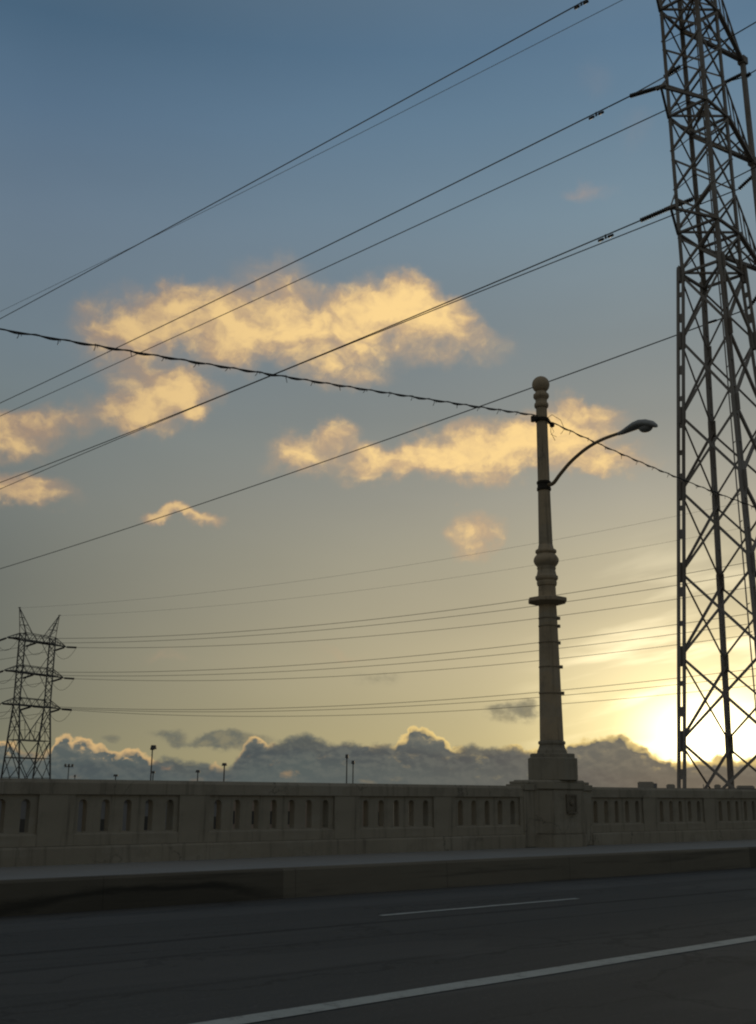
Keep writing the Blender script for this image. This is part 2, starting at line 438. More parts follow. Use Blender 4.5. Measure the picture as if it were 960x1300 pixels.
for (a, b, c_, d_) in ((px0, px0 + .035, pz0 + .04, pz1), (px1 - .035, px1, pz0 + .04, pz1), (px0 + .036, px1 - .036, pz1 - .035, pz1), ):
    pl.box(a, b, y - .03, y + .01, c_, d_)
pl.box(px0 + .01, px1 - .01, y - .055, y + .01, pz0, pz0 + .038)
pl.lathe([(.06, 0), (.06, .012), (.045, .028), (.015, .036)], 16, ((px0+px1)/2, y - .012, pz0 + .20), True, axis=(0, -1, 0))
o = pl.build('plaque', M['plaque'], ped); o.matrix_parent_inverse = Matrix()

# ------------------------------------------------------------------ street lamp
lamp = empty('street_lamp', (LX, LY, 1.63))
tag(lamp, 'tall tan concrete lamp post with ball finial and curved arm on balustrade pedestal', 'street lamp')
def lp(mb, name, mat, parent=lamp, bevel=0.0):
    o = mb.build(name, M[mat], parent, bevel, origin=None)
    o.matrix_parent_inverse = Matrix.Translation(-lamp.location) if parent is lamp else Matrix()
    return o
C0 = (LX, LY, 0)
b = MB()
b.lathe([(.515, 1.632), (.515, 2.055), (.465, 2.058), (.465, 2.14), (.44, 2.145)], 8, C0, rot=.5)
lp(b, 'base_block', 'concrete', bevel=.01)
b = MB()
b.lathe([(.305, 2.147), (.295, 2.20), (.265, 2.26), (.252, 2.31), (.252, 2.325), (.272, 2.335), (.272, 2.38), (.245, 2.40)], 24, C0)
lp(b, 'base_moulding', 'concrete')
flute = lambda k, a: 1.0 if k % 2 else .955
b = MB()
b.lathe([(.238, 2.405), (.187, 5.02), (.182, 5.10), (.182, 5.145)], 24, C0, shape=flute)
lp(b, 'shaft', 'post')
b = MB()
b.lathe([(.20, 5.147), (.22, 5.15), (.40, 5.20), (.415, 5.21), (.415, 5.28), (.39, 5.29)], 8, C0, rot=.5)
lp(b, 'collar_plate', 'post', bevel=.008)
b = MB()
b.lathe([(.185, 5.292), (.178, 5.55), (.20, 5.56), (.21, 5.62), (.20, 5.66), (.215, 5.67), (.235, 5.70), (.235, 5.75), (.21, 5.77), (.20, 5.80), (.185, 5.88), (.20, 5.93)], 24, C0)
lp(b, 'neck_rings', 'post')
b = MB()
b.lathe([(.19, 5.932)] + [(.175 + .088 * math.sin(math.pi * i / 10), 5.94 + .30 * i / 10) for i in range(11)] + [(.215, 6.25), (.222, 6.28), (.215, 6.31), (.165, 6.34), (.15, 6.42)], 28, C0, True)
lp(b, 'bulb_ring', 'post')
b = MB()
b.lathe([(.146, 6.42), (.128, 7.66), (.119, 9.16), (.118, 9.45)], 24, C0, shape=flute)
lp(b, 'upper_shaft', 'post')
b = MB()
b.lathe([(.12, 9.452), (.148, 9.48), (.155, 9.52), (.148, 9.56), (.126, 9.58), (.126, 9.66), (.155, 9.68), (.172, 9.72), (.165, 9.77), (.13, 9.795), (.12, 9.83)], 28, C0, True)
lp(b, 'finial_neck', 'post')
b = MB()
b.lathe([(.19 * math.sin(math.pi * i / 18) + 1e-4, 9.995 - .19 * math.cos(math.pi * i / 18)) for i in range(1, 19)], 28, C0, True)
lp(b, 'ball_finial', 'post')
for z, rr, rot in ((4.86, .192, 0), (4.70, .196, 1), (4.36, .203, 2), (3.86, .212, 0), (3.33, .224, 0)):   # steel bands with buckles
    b = MB(); b.lathe([(rr + .002, z), (rr + .008, z + .004), (rr + .008, z + .022), (rr + .002, z + .026)], 24, C0)
    a = -.72 + rot * .15
    cx_, cy_ = LX + math.cos(a) * (rr + .02), LY + math.sin(a) * (rr + .02)
    b.box(cx_ - .03, cx_ + .03, cy_ - .03, cy_ + .03, z - .015, z + .05)
    lp(b, 'steel_band', 'band')
b = MB(); b.lathe([(.133, 7.60), (.152, 7.61), (.152, 7.66), (.138, 7.68), (.138, 7.74), (.152, 7.76), (.152, 7.80), (.133, 7.81)], 20, C0)
lp(b, 'arm_clamp', 'iron')
armp = [(14.84, 7.70), (14.68, 7.72), (14.48, 7.88), (14.17, 8.09), (13.76, 8.27), (13.35, 8.36), (12.92, 8.385), (12.80, 8.385)]
# smooth the arm through its points
pp = [np.array(p) for p in armp]; fine_ = []
for i in range(len(pp) - 1):
    p0, p1, p2, p3 = pp[max(i-1, 0)], pp[i], pp[i+1], pp[min(i+2, len(pp)-1)]
    for j in range(6):
        t = j / 6
        fine_.append(.5 * ((2*p1) + (-p0+p2)*t + (2*p0-5*p1+4*p2-p3)*t*t + (-p0+3*p1-3*p2+p3)*t**3))
fine_.append(pp[-1])
b = MB(); b.tube([(LX, q[0], q[1]) for q in fine_], [.042 - .012 * i / len(fine_) for i in range(len(fine_))], 12)
arm = lp(b, 'curved_arm', 'arm')
b = MB()                                        # cobra head, lofted along the arm
sec = [(12.95, 8.378, .040, .036, .036), (12.84, 8.385, .060, .050, .045), (12.70, 8.405, .095, .075, .050), (12.55, 8.425, .135, .095, .055),
       (12.40, 8.425, .165, .105, .060), (12.25, 8.405, .165, .095, .065), (12.12, 8.365, .125, .075, .060), (12.06, 8.335, .075, .045, .045), (12.04, 8.325, .03, .02, .02)]
NN = 20; vs = []; fs = []
for (yy, zz, w_, ht, hb) in sec:
    for k_ in range(NN):
        a = 2 * math.pi * k_ / NN; s_ = math.sin(a)
        vs.append((LX + w_ * math.cos(a), yy, zz + (ht if s_ > 0 else hb) * s_))
fs = [(i*NN+k_, i*NN+(k_+1)%NN, (i+1)*NN+(k_+1)%NN, (i+1)*NN+k_) for i in range(len(sec)-1) for k_ in range(NN)]
b.add(vs, fs, True); b.f += [tuple(range(NN-1, -1, -1)), tuple((len(sec)-1)*NN + k_ for k_ in range(NN))]; b.sm += [False, False]
head = lp(b, 'luminaire', 'luminaire')
b = MB(); vs = []
for i in range(7):
    t = math.pi / 2 * i / 6
    for k_ in range(20):
        a = 2 * math.pi * k_ / 20
        vs.append((LX +   .115 * math.cos(t) * math.cos(a), 12.29 + .15 * math.cos(t) * math.sin(a), 8.35 - .105 * math.sin(t)))
b.add(vs, [(i*20+k_, i*20+(k_+1)%20, (i+1)*20+(k_+1)%20, (i+1)*20+k_) for i in range(6) for k_ in range(20)], True)
o = b.build('glass_bowl', M['lens'], head); o.matrix_parent_inverse = Matrix()
b = MB()                                        # clamp that carries the strung cable
b.lathe([(.122, 9.14), (.15, 9.15), (.15, 9.22), (.122, 9.23)], 16, C0)
b.bar((LX - .12, LY, 9.19), (LX - .33, LY - .02, 9.17), .06, .07); b.bar((LX - .31, LY - .02, 9.19), (LX - .31, LY - .02, 9.07), .07, .06)
b.bar((LX + .10, LY, 9.22), (LX + .36, LY, 9.16), .055, .05); b.lathe([(.03, 0), (.055, .02), (.055, .09), (.03, .11)], 10, (LX + .33, LY, 9.10))
b.bar((LX, LY - .14, 9.20), (LX, LY - .20, 9.10), .05, .05)
lp(b, 'cable_bracket', 'iron')

# ------------------------------------------------------------------ strung cable along the lamp posts
def quadfit(pts, deg=2):
    s = np.array([p[0] for p in pts]); z = np.array([p[1] for p in pts])
    return np.polyfit(s, z, deg)
def strung(name, pxs, end, label, xfar):
    P = [on_y(x_, y_, LY) for x_, y_ in pxs]
    pts = [(end[0], end[2])] * 6 + [(p[0], p[2]) for p in P]
    cf = quadfit(pts, 2)
    root = empty(name, end); tag(root, label, 'cable', 'festoon cables strung between bridge lamp posts')
    n = int(abs(xfar - end[0]) / .06)
    base = []
    for i in range(n + 1):
        X = end[0] + (xfar - end[0]) * i / n
        base.append(np.array([X, LY, np.polyval(cf, X)]))
    base[0] = np.array(end)
    a = MB(); a.tube(base[::4] + [base[-1]] if n % 4 else base[::4], .011, 6)
    o = a.build('messenger_wire', M['wire'], root); o.matrix_parent_inverse = Matrix.Translation(-root.location)
    wv = []
    for i, p in enumerate(base):
        ph = i * .06 / .5 * 2 * math.pi; am = .015 * min(1, i / 6)
        wv.append(p + np.array([0, math.cos(ph) * am, math.sin(ph) * am - am * .6 + random.uniform(-.003, .003)]))
    a = MB(); a.tube(wv, .0125, 6)
    o = a.build('lashed_cable', M['cable'], root); o.matrix_parent_inverse = Matrix.Translation(-root.location)
    step = max(1, int(.62 / .06)); first_t = None; cnt = 0
    for i in range(step, n, step):
        if cnt >= 60: break
        p = wv[i]; c = MB(); L = random.uniform(.05, .11); sx = random.uniform(-.05, .05)
        c.tube([p + np.array([0, 0, .02]), p + np.array([sx * .4, 0, -L * .5]), p + np.array([sx, .02, -L])], .006, 5)
        c.tube([p + np.array([.03, 0, .02]), p + np.array([.03 - sx * .5, 0, -L * .4])], .005, 5)
        o = c.build('wire_tie', M['cable'], root); o.matrix_parent_inverse = Matrix.Translation(-root.location); cnt += 1
    return base
strung('festoon_cable', [(680, 522.5), (560, 508), (430, 488.5), (345, 476), (200, 452), (100, 435), (0, 417)], (LX - .16, LY - .02, 9.245),
       'black wavy lashed cable running left from the lamp post above the clouds', -12.0)
strung('festoon_cable', [(712, 537), (745, 555), (790, 578), (870, 610), (960, 644)], (LX + .33, LY, 9.20),
       'black lashed cable falling right from the lamp post towards the near lattice tower', 52.0)
c = MB(); c.tube([(LX + .1, LY, 9.22), (LX + .28, LY - .05, 9.36), (LX + .55, LY - .06, 9.30), (LX + .68, LY - .05, 9.12), (LX + .55, LY - .05, 8.98)], .006, 5)
c.tube([(LX + .3, LY, 9.15), (LX + .22, LY - .05, 8.95), (LX + .34, LY - .06, 8.78)], .006, 5)
c.tube([(LX + .3, LY, 9.13), (LX + .36, LY - .02, 9.0), (LX + .24, LY - .04, 8.9), (LX + .4, LY - .06, 8.88)], .005, 5)
lp(c, 'loose_wire_ends', 'cable')

# ------------------------------------------------------------------ lattice towers
def insulator(mb, a, b, r=.16, n=None):
    a = np.array(a, float); b = np.array(b, float); L = np.linalg.norm(b - a); n = n or max(6, int(L / .13))
    prof = [(.03, 0)]
    for i in range(n):
        z = L * (i + .1) / n; dz = L / n
        prof += [(r * .62, z), (r, z + dz * .3), (r * .97, z + dz * .55), (r * .62, z + dz * .7)]
    prof += [(.03, L)]
    mb.lathe(prof, 10, a, True, axis=(b - a))

# --- the near tower
TC = np.array([51.14, 31.32]); TH = -.073
tl = np.array([math.sin(TH), math.cos(TH), 0.0]); tt = np.array([math.cos(TH), -math.sin(TH), 0.0])
ZW, ZG = 28.53 + EYE, -9.0
SG = {'A': (1, -1), 'B': (1, 1), 'C': (-1, -1), 'D': (-1, 1)}
LAT = np.array([math.cos(R(58.4)), -math.sin(R(58.4)), 0.0])
def lean(z): return LAT * (-.0135 * max(0.0, z - 27.0))
def leg(n, z):
    t = min(1.05, max(0, (ZW - z) / (ZW - ZG)))
    p = 1.235 + (2.83 - 1.235) * t; q = 1.245 + (2.98 - 1.245) * t
    c = np.array([TC[0], TC[1], z]); return c + tl * SG[n][0] * p + tt * SG[n][1] * q + lean(z)
ZI, ZII, ZIII = 45.97 + EYE, 38.64 + EYE, 31.08 + EYE
tower = empty('lattice_tower', (TC[0], TC[1], ZG))
tag(tower, 'tall grey steel lattice tower at the right edge, low sun shining through its legs', 'transmission tower', 'steel transmission towers')
def tp(mb, name, mat='steel', parent=None):
    par_ = parent or tower
    o = mb.build(name, M[mat], par_)
    o.matrix_parent_inverse = Matrix.Translation(-tower.location) if parent is None else Matrix()
    return o
upper = [ZW]
for a, b in ((ZW, ZIII), (ZIII, ZII), (ZII, ZI), (ZI, ZI + 7.4)):
    n = 1 if b - a < 3 else 3
    upper += [a + (b - a) * (i + 1) / n for i in range(n)]
lower = [ZW, 24.51 + EYE, 20.1 + EYE, 15.85 + EYE, 11.4 + EYE, 7.0 + EYE, 2.7 + EYE, -1.6 + EYE, -5.9 + EYE, ZG]
ZTOP = upper[-1]
for n in 'ABCD':
    mb = MB(); sl, st = SG[n]
    mb.angle(leg(n, ZW - .4), leg(n, ZTOP), .21, -sl * tl, -st * tt, .045)
    gap = tl if n in 'AD' else tt; oth = tt if n in 'AD' else tl
    for s_ in (-1, 1):
        o1 = gap * s_ * .160
        a, b = leg(n, ZG) + o1, leg(n, ZW + .35) + o1
        mb.bar(a, b, .14, .13, up=oth)
    L = ZW - ZG; k_ = 0
    z = ZG + .3
    while z < ZW + .3:                            # batten plates across the slot
        hgt = .5 if (k_ % 2) else .26
        mb.bar(leg(n, z), leg(n, min(z + hgt, ZW + .35)), .21, .11, up=oth); z += 1.55; k_ += 1
    for z in lower[:-1]:                          # gusset plates at the panel points
        mb.bar(leg(n, z - .55), leg(n, z + .5), .46, .05, up=tt if n in 'AD' else tl)
        mb.bar(leg(n, z - .5), leg(n, z + .45), .05, .46, up=tt if n in 'AD' else tl)
    tp(mb, 'leg')
FACES = (('A', 'C', .165), ('C', 'D', .165), ('B', 'D', .13), ('A', 'B', .13))
for a, b, w in FACES:
    mb = MB()
    out = (leg(a, 20) + leg(b, 20)) / 2 - np.array([TC[0], TC[1], 20]); out[2] = 0; out /= np.linalg.norm(out)
    for lv, ww in ((lower, w * .88), (upper, w * .74)):
        for i in range(len(lv) - 1):
            z0, z1 = lv[i], lv[i+1]
            dz = .18 * (1 if z1 > z0 else -1)
            p1, p2, p3, p4 = leg(a, z0 + dz), leg(b, z1 - dz), leg(b, z0 + dz), leg(a, z1 - dz)
            thin = ww * .62
            mb.angle(p1 + out * .03, p2 + out * .03, ww if (a, b) != ('A', 'B') else thin, (p2 - p1) @ np.array([0,0,1]) * 0 + np.cross(out, p2 - p1), -out)
            mb.angle(p3 - out * .05, p4 - out * .05, ww, np.cross(out, p4 - p3), -out)
    tp(mb, 'lattice_face')
for z in (ZIII, ZII, ZI, ZTOP, ZW):
    mb = MB()
    for a, b, w in FACES: mb.bar(leg(a, z), leg(b, z), .15, .13)
    mb.bar(leg('A', z + .08), leg('D', z + .08), .11); mb.bar(leg('B', z - .08), leg('C', z - .08), .11)
    tp(mb, 'horizontal_frame')
def tip(z, t): return np.array([TC[0], TC[1], z]) + tt * t + lean(z)
TLn, TRn = -4.05, 6.68
for z in (ZI, ZII, ZIII):
    mb = MB(); T = tip(z, TLn)
    mb.bar(leg('A', z), T, .13); mb.bar(leg('C', z), T, .13); mb.bar(leg('A', z + 2.45), T + np.array([0, 0, .05]), .07)
    mb.bar(T - tl * .3, T + tl * .3, .2, .16)
    tp(mb, 'crossarm')
    mb = MB(); T = tip(z, TRn)
    for n in 'BD':
        mb.bar(leg(n, z), T, .24, .2); mb.bar(leg(n, z + 2.45), T, .09)
        for i in range(1, 6):
            t = i / 6; mb.bar(leg(n, z) + (T - leg(n, z)) * t, leg(n, z + 2.45) + (T - leg(n, z + 2.45)) * max(0, t - .12), .06)
    for i in range(1, 5):
        t = i / 5; t2 = (i - .5) / 5
        mb.bar(leg('B', z) + (T - leg('B', z)) * t, leg('D', z) + (T - leg('D', z)) * t2, .07)
    tp(mb, 'crossarm')
mb = MB(); mb.bar(tip(ZIII - 4.0, TRn), tip(ZI + .15, TRn), .29, .26, up=tl)
for z in (ZI, ZII, ZIII): mb.box(*(v for p in zip(tip(z, TRn) - .24, tip(z, TRn) + .24) for v in p))
tp(mb, 'arm_end_post')
mb = MB()                                          # climbing cable with pegs beside an inner leg
path = []
for i in range(40):
    z = ZG + 1 + (ZI - ZG) * i / 39; p = leg('C', z) * .78 + leg('B', z) * .22; path.append(p)
mb.tube(path, .035, 6)
for i in range(1, 40, 1):
    p = path[i]; mb.bar(p, p + (leg('C', p[2]) - p) * .35, .035)
tp(mb, 'climbing_cable')
mb = MB()
for n in 'ABCD':
    mb.bar(leg(n, ZTOP), np.array([TC[0], TC[1], ZTOP + 4.5]) + tt * SG[n][1] * .1, .15)
tp(mb, 'tower_peak')

wires = []
def wire(name, P, r, mat, label, group, n=6):
    mb = MB(); mb.tube([p - np.array(P[0]) for p in P], r, n)
    o = mb.build(name, M[mat]); o.location = tuple(P[0])
    return tag(o, label, 'power line', group)
def span(start, l, pxs, ext, deg=2, wt=6):
    """points of a wire hanging in the vertical plane through start along l, its height read at the pixels given"""
    start = np.array(start, float); pts = [(0.0, start[2])] * wt; smax = 0
    for x_, y_ in pxs:
        p = on_plane(x_, y_, start, l); s_ = (p - start) @ l; pts.append((s_, p[2])); smax = max(smax, s_)
    cf = quadfit(pts, deg)
    cf[-1] += start[2] - np.polyval(cf, 0)
    n = 60; out = []
    for i in range(n + 1):
        s_ = ext * i / n; q = start + l * s_; q[2] = np.polyval(cf, s_); out.append(q)
    return out, smax
near = tip(30, TLn); far = tip(30, TRn)
G1 = 'conductors of the near tower running to the left'
NW = {}
def pt(x_, y_, base): return on_plane(x_, y_, base, tl)
specs = [
 ('near', (770, -14), [(735, 5), (480, 142), (240, 276.5), (0, 404.5)], 'power line crossing the top left sky, highest thick line of the picture', ZI),
 ('near', (800, 122), [(740, 140) , (640, 193.5), (480, 277.3), (240, 399), (62, 480), (0, 510)], 'power line leaving the upper left insulator of the near tower', ZII),
 ('near', (813, 280), [(725, 320), (480, 421.3), (345, 476), (0, 613)], 'power line leaving the lower left insulator of the near tower, above its close companion', ZIII),
 ('far', (921, 104.5), [(844, 141.5), (640, 238), (480, 310.5), (240, 418), (0, 529)], 'power line passing behind the near tower to the sky between two cloud lit lines', ZI),
 ('far', (938, 240), [(853, 272.5), (738.6, 320), (480, 423), (345, 476), (0, 621)], 'power line from behind the near tower, lower of the pair crossing the big golden cloud', ZII),
 ('far', (950, 392), [(862, 425), (660, 501), (480, 561.5), (330, 613.8), (0, 722.5)], 'lowest long power line of the near tower, passing just behind the ball finial', ZIII),
]
attach = []
for side, st, pxs, lab, zt in specs:
    base = near if side == 'near' else far
    p0 = pt(*st, base)
    P, sm = span(p0, tl, pxs, 260, 2, 4)
    o = wire('power_line', P, .042, 'wire', lab, G1); attach.append((side, p0, zt, o, P))
    tipp = tip(zt, TLn) if side == 'near' else tip(zt - .9, TRn)
    mb = MB(); insulator(mb, tipp, p0, .135)
    tp(mb, 'insulator_string', 'insul')
def damper(o, P, x_, y_):
    """vibration damper hung under the wire at the place it crosses the picture column"""
    base = np.array(P[0]); q = pt(x_, y_, base)
    k_ = min(range(len(P) - 1), key=lambda i: abs((P[i] - q) @ tl)); d = P[k_+1] - P[k_]; d /= np.linalg.norm(d)
    k2 = ((q - P[k_]) @ tl) / (d @ tl); q = P[k_] + d * k2
    mb = MB()
    for s_ in (-1, 1):
        c = q + d * s_ * .33 - np.array([0, 0, .16]); mb.lathe([(.03, -.2), (.075, -.17), (.08, .15), (.03, .2)], 10, c, True, axis=d)
    mb.tube([q + d * -.45 - np.array([0, 0, .16]), q + d * .45 - np.array([0, 0, .16])], .02, 6)
    mb.bar(q + np.array([0, 0, .05]), q - np.array([0, 0, .2]), .08)
    b = mb.build('vibration_damper', M['insul'], o); b.matrix_parent_inverse = Matrix.Translation(-o.location)
damper(attach[0][3], attach[0][4], 738, 3); damper(attach[1][3], attach[1][4], 757, 144); damper(attach[2][3], attach[2][4], 769, 300)
# faint ground wire
gw0 = pt(800, -5, tip(30, 0.0))
P, sm = span(gw0, tl, [(790, 0), (480, 154), (360, 216), (150, 326), (0, 394)], 300, 2, 3)
wire('ground_wire', P, .022, 'groundwire', 'thin pale ground wire just beside the topmost thick power line', 'ground wires of the towers')
# jumpers and the span on the bridge side of the tower
back = -tl
def jump(st, en, zt, lab, side):
    base = near if side == 'near' else far
    a = pt(*st, base); b = pt(*en, base); return a, b
for side, s0, i0, i1, e0, lab in (('near', (800, 122), (843, 98), (864, 84), (960, 28), 'conductor slanting up to the right across the top of the near tower'),
                             ('near', (813, 280), (856, 262), (880, 252.5), (960, 212), 'conductor slanting up to the right across the middle of the near tower'),
                             ('far', (921, 104.5), (948, 97), (953, 93), (960, 89), 'short piece of conductor at the right edge beside the arm end post')):
    base = near if side == 'near' else far
    behind = tip(30, 2.6 if side == 'near' else TRn)
    a = pt(*s0, base); b1, b2, e = (pt(*q, behind) for q in (i0, i1, e0))
    mb = MB(); mb.tube([a, b1], .04, 6)
    tp(mb, 'jumper', 'wire')
    mb = MB(); insulator(mb, b1, b2, .15); tp(mb, 'insulator_string', 'insul')
    d = e - b2; d /= np.linalg.norm(d); L = [b2 + d * t for t in np.linspace(0, 75.0, 14)]
    wire('power_line', L, .04, 'wire', lab, 'conductors of the near tower running to the right')

# small fittings on the lowest far conductor
mb = MB(); q = pt(913, 405.5, far); 
for dx in (-.5, .45):
    c = q + tl * dx; mb.lathe([(.04, -.3), (.085, -.25), (.085, .25), (.04, .3)], 8, c, True, axis=tl)
tp(mb, 'line_fitting', 'insul')

# --- the far pylon
PC = np.array([115.801, 271.321]); PT = -.364
pl_ = np.array([math.sin(PT), math.cos(PT), 0.0]); pt_ = np.array([math.cos(PT), -math.sin(PT), 0.0])
PZ = [v + EYE for v in (-10.35, 3.44, 12.19, 20.73, 28.77, 36.89, 38.59)]
PP = [4.36, 2.939, 2.038, 1.038, 1.043, 1.047, 1.047]
def pleg(sl, st, z):
    p = float(np.interp(z, PZ, PP)); return np.array([PC[0], PC[1], z]) + pl_ * sl * p + pt_ * st * 5.17
pylon = empty('transmission_pylon', (PC[0], PC[1], -9.0))
tag(pylon, 'distant dark twin mast pylon with three crossarms and two horns at the left edge', 'transmission tower', 'steel transmission towers')
def pp_(mb, name, mat='steel_dark'):
    o = mb.build(name, M[mat], pylon); o.matrix_parent_inverse = Matrix.Translation(-pylon.location); return o
for sl in (1, -1):
    for st in (-1, 1):
        mb = MB()
        for i in range(len(PZ) - 1): mb.bar(pleg(sl, st, PZ[i]), pleg(sl, st, PZ[i+1]), .30 if i < 3 else .25)
        pp_(mb, 'leg')
def xb(mb, f1, f2, zs, w):
    for i in range(len(zs) - 1):
        mb.bar(f1(zs[i]), f2(zs[i+1]), w); mb.bar(f2(zs[i]), f1(zs[i+1]), w)
z1, z2, z3 = PZ[5], PZ[4], PZ[3]; ZT_ = PZ[6]; AH = 1.75
for st in (-1, 1):                                  # each mast laced along the line
    mb = MB(); f1 = lambda z: pleg(1, st, z); f2 = lambda z: pleg(-1, st, z)
    xb(mb, f1, f2, list(np.linspace(z3 - .2, ZT_, 11)), .13)
    xb(mb, f1, f2, [PZ[2], (PZ[2] + z3) / 2 + .6, z3 - .2], .14)
    xb(mb, f1, f2, [PZ[1] - .3, PZ[2]], .15); xb(mb, f1, f2, [PZ[0], PZ[1] - .3], .15)
    for z in (PZ[2], (PZ[2] + z3) / 2 - 1.2, (PZ[1] + PZ[2]) / 2 + .1, PZ[1] - .3): mb.bar(f1(z), f2(z), .14)
    zm = (PZ[1] + PZ[2]) / 2
    mb.bar(f1(zm), (f1(PZ[2]) + f2(PZ[2])) / 2, .1); mb.bar(f2(zm), (f1(PZ[2]) + f2(PZ[2])) / 2, .1)
    pp_(mb, 'mast_lacing')
for sl in (1, -1):                                  # bracing from mast to mast
    mb = MB(); f1 = lambda z: pleg(sl, -1, z); f2 = lambda z: pleg(sl, 1, z)
    wz = PZ[2]; mid = (f1(wz) + f2(wz)) / 2
    mb.bar(f1(wz), f2(wz), .2); mb.bar(f1(z3 - 1.2), mid, .18); mb.bar(f2(z3 - 1.2), mid, .18)
    for t in (.35, .65):
        for f in (f1, f2):
            q = f(z3 - 1.2) + (mid - f(z3 - 1.2)) * t; mb.bar(q, f(q[2] - .3), .1); mb.bar(q, f(wz) + (mid - f(wz)) * t, .1)
    lo = PZ[1] + .1; midz = (lo + wz) / 2
    mb.bar(f1(wz), f2(lo - 3.5), .17); mb.bar(f2(wz), f1(lo - 3.5), .17)
    mb.bar(f1(midz), f2(midz), .2)
    mb.bar(f1(midz), f2(PZ[0]), .15); mb.bar(f2(midz), f1(PZ[0]), .15)
    pp_(mb, 'portal_bracing')
    for zt, zb in ((z1, z2 + AH), (z2, z3 + AH)):    # knee braces between the arms
        for f, g_ in ((f1, f2), (f2, f1)):
            mb = MB(); q = f(zt) + (g_(zt) - f(zt)) * .24; q2 = f(zb) + (g_(zb) - f(zb)) * .24; h2 = f((zt + zb) / 2)
            mb.bar(q, h2, .11); mb.bar(q2, h2, .11)
            pp_(mb, 'knee_brace')
for z in (z1, z2, z3):
    mb = MB(); zt = z + AH
    for sl in (1, -1):
        a, b = pleg(sl, -1, z), pleg(sl, 1, z); at, bt = pleg(sl, -1, zt), pleg(sl, 1, zt)
        mb.bar(a, b, .30); mb.bar(at, bt, .16)
        n = 8
        for i in range(n):
            t, t2 = i / n, (i + 1) / n
            if i % 2: mb.bar(a + (b-a)*t, at + (bt-at)*t2, .1)
            else: mb.bar(at + (bt-at)*t, a + (b-a)*t2, .1)
        for s_, L, Lt in ((-1, a, at), (1, b, bt)):
            T = np.array([PC[0], PC[1], z]) + pt_ * s_ * 9.96
            mb.bar(L, T, .26 if sl == 1 else .2); mb.bar(Lt, T + np.array([0, 0, .1]), .14)
            mb.bar((L + T) / 2, (Lt + T) / 2, .09); mb.bar((L + T) / 2, Lt, .09)
    pp_(mb, 'crossarm')
for s_ in (-1, 1):
    mb = MB(); T = np.array([PC[0], PC[1], PZ[0]]) + pt_ * s_ * 6.96; T[2] = 44.79 + EYE
    bases = [pleg(1, s_, ZT_), pleg(-1, s_, ZT_)]
    inn = [pleg(sl, s_, ZT_) - pt_ * s_ * 2.35 for sl in (1, -1)]
    for q in bases + inn: mb.bar(q, T, .15)
    for t in (.33, .62):
        r_ = [q + (T - q) * t for q in bases + inn]
        for i, j in ((0, 1), (2, 3), (0, 2), (1, 3)): mb.bar(r_[i], r_[j], .09)
    for q, q2 in ((bases[0], inn[0]), (bases[1], inn[1])):
        mb.bar(q2, q + (T - q) * .33, .08); mb.bar(q + (T - q) * .33, q2 + (T - q2) * .62, .08)
    mb.bar(T - pl_ * .35, T + pl_ * .35, .2)
    pp_(mb, 'ground_wire_horn')
# conductors of the far pylon: three on every arm
lv = {'top': (z1, [811.7, 816.7, 823.4], [801.0, 807.2, 818.2], [743.1, 754.5, 771.6], [712.6, 727, 745]),
      'middle': (z2, [854.3, 858.7, 863.4], [848, 854.5, 863.6], [803.5, 814.6, 827.2], [778, 791, 805.8]),
      'lowest': (z3, [898, 901, 904.2], [900, 903.3, 909.6], [869.3, 877.0, 887.9], [849, 858, 870])}
names = {0: 'topmost', 1: 'middle', 2: 'lowermost'}
for lev, (z, y100, y320, y780, y960) in lv.items():
    for k_, tq in enumerate((-9.96, 0.0, 9.96)):
        a = np.array([PC[0], PC[1], z - .1]) + pt_ * tq
        e1 = a - pl_ * 3.9; e1[2] -= .35; e2 = a + pl_ * 3.9; e2[2] -= .75
        for e in (e1, e2):
            mb = MB(); insulator(mb, a + (e - a) * .12, e, .26, 14); mb.bar(a, a + (e - a) * .14, .12)
            pp_(mb, 'insulator_string', 'insul')
        mb = MB(); J = []
        for i in range(13):
            t = i / 12; q = e1 + (e2 - e1) * t; q[2] -= 2.6 * (1 - (2 * t - 1) ** 2); J.append(q)
        mb.tube(J, .045, 5); pp_(mb, 'jumper', 'wire')
        P, sm = span(e1, -pl_, [(320, y320[k_]), (780, y780[k_]), (960, y960[k_])], 290, 2, 3)
        wire('power_line', P, .050, 'wire', f'{names[k_]} of the three conductors on the {lev} arm of the distant pylon, running right', 'conductors of the distant pylon', 5)
        L = []
        for i in range(20):
            s_ = 260 * i / 19; q = e2 + pl_ * s_; q[2] = e2[2] - s_ * .075 + s_ * s_ * .00026; L.append(q)
        wire('power_line', L, .05, 'wire', f'conductor leaving the {lev} arm of the distant pylon to the left, {names[k_]} of its three', 'conductors of the distant pylon going left', 5)
for s_, pxs, lab in ((-1, [(80, 780 - 10), (320, 744), (480, 725), (860, 655)], 'upper faint ground wire from the left horn of the distant pylon'),
                (1, [(320, 765), (480, 746.5), (860, 686)], 'lower faint ground wire from the right horn of the distant pylon')):
    T = np.array([PC[0], PC[1], 44.7 + EYE]) + pt_ * s_ * 6.96
    P, sm = span(T, -pl_, pxs, 290, 2, 3)
    wire('ground_wire', P, .022, 'groundwire', lab, 'ground wires of the towers', 5)

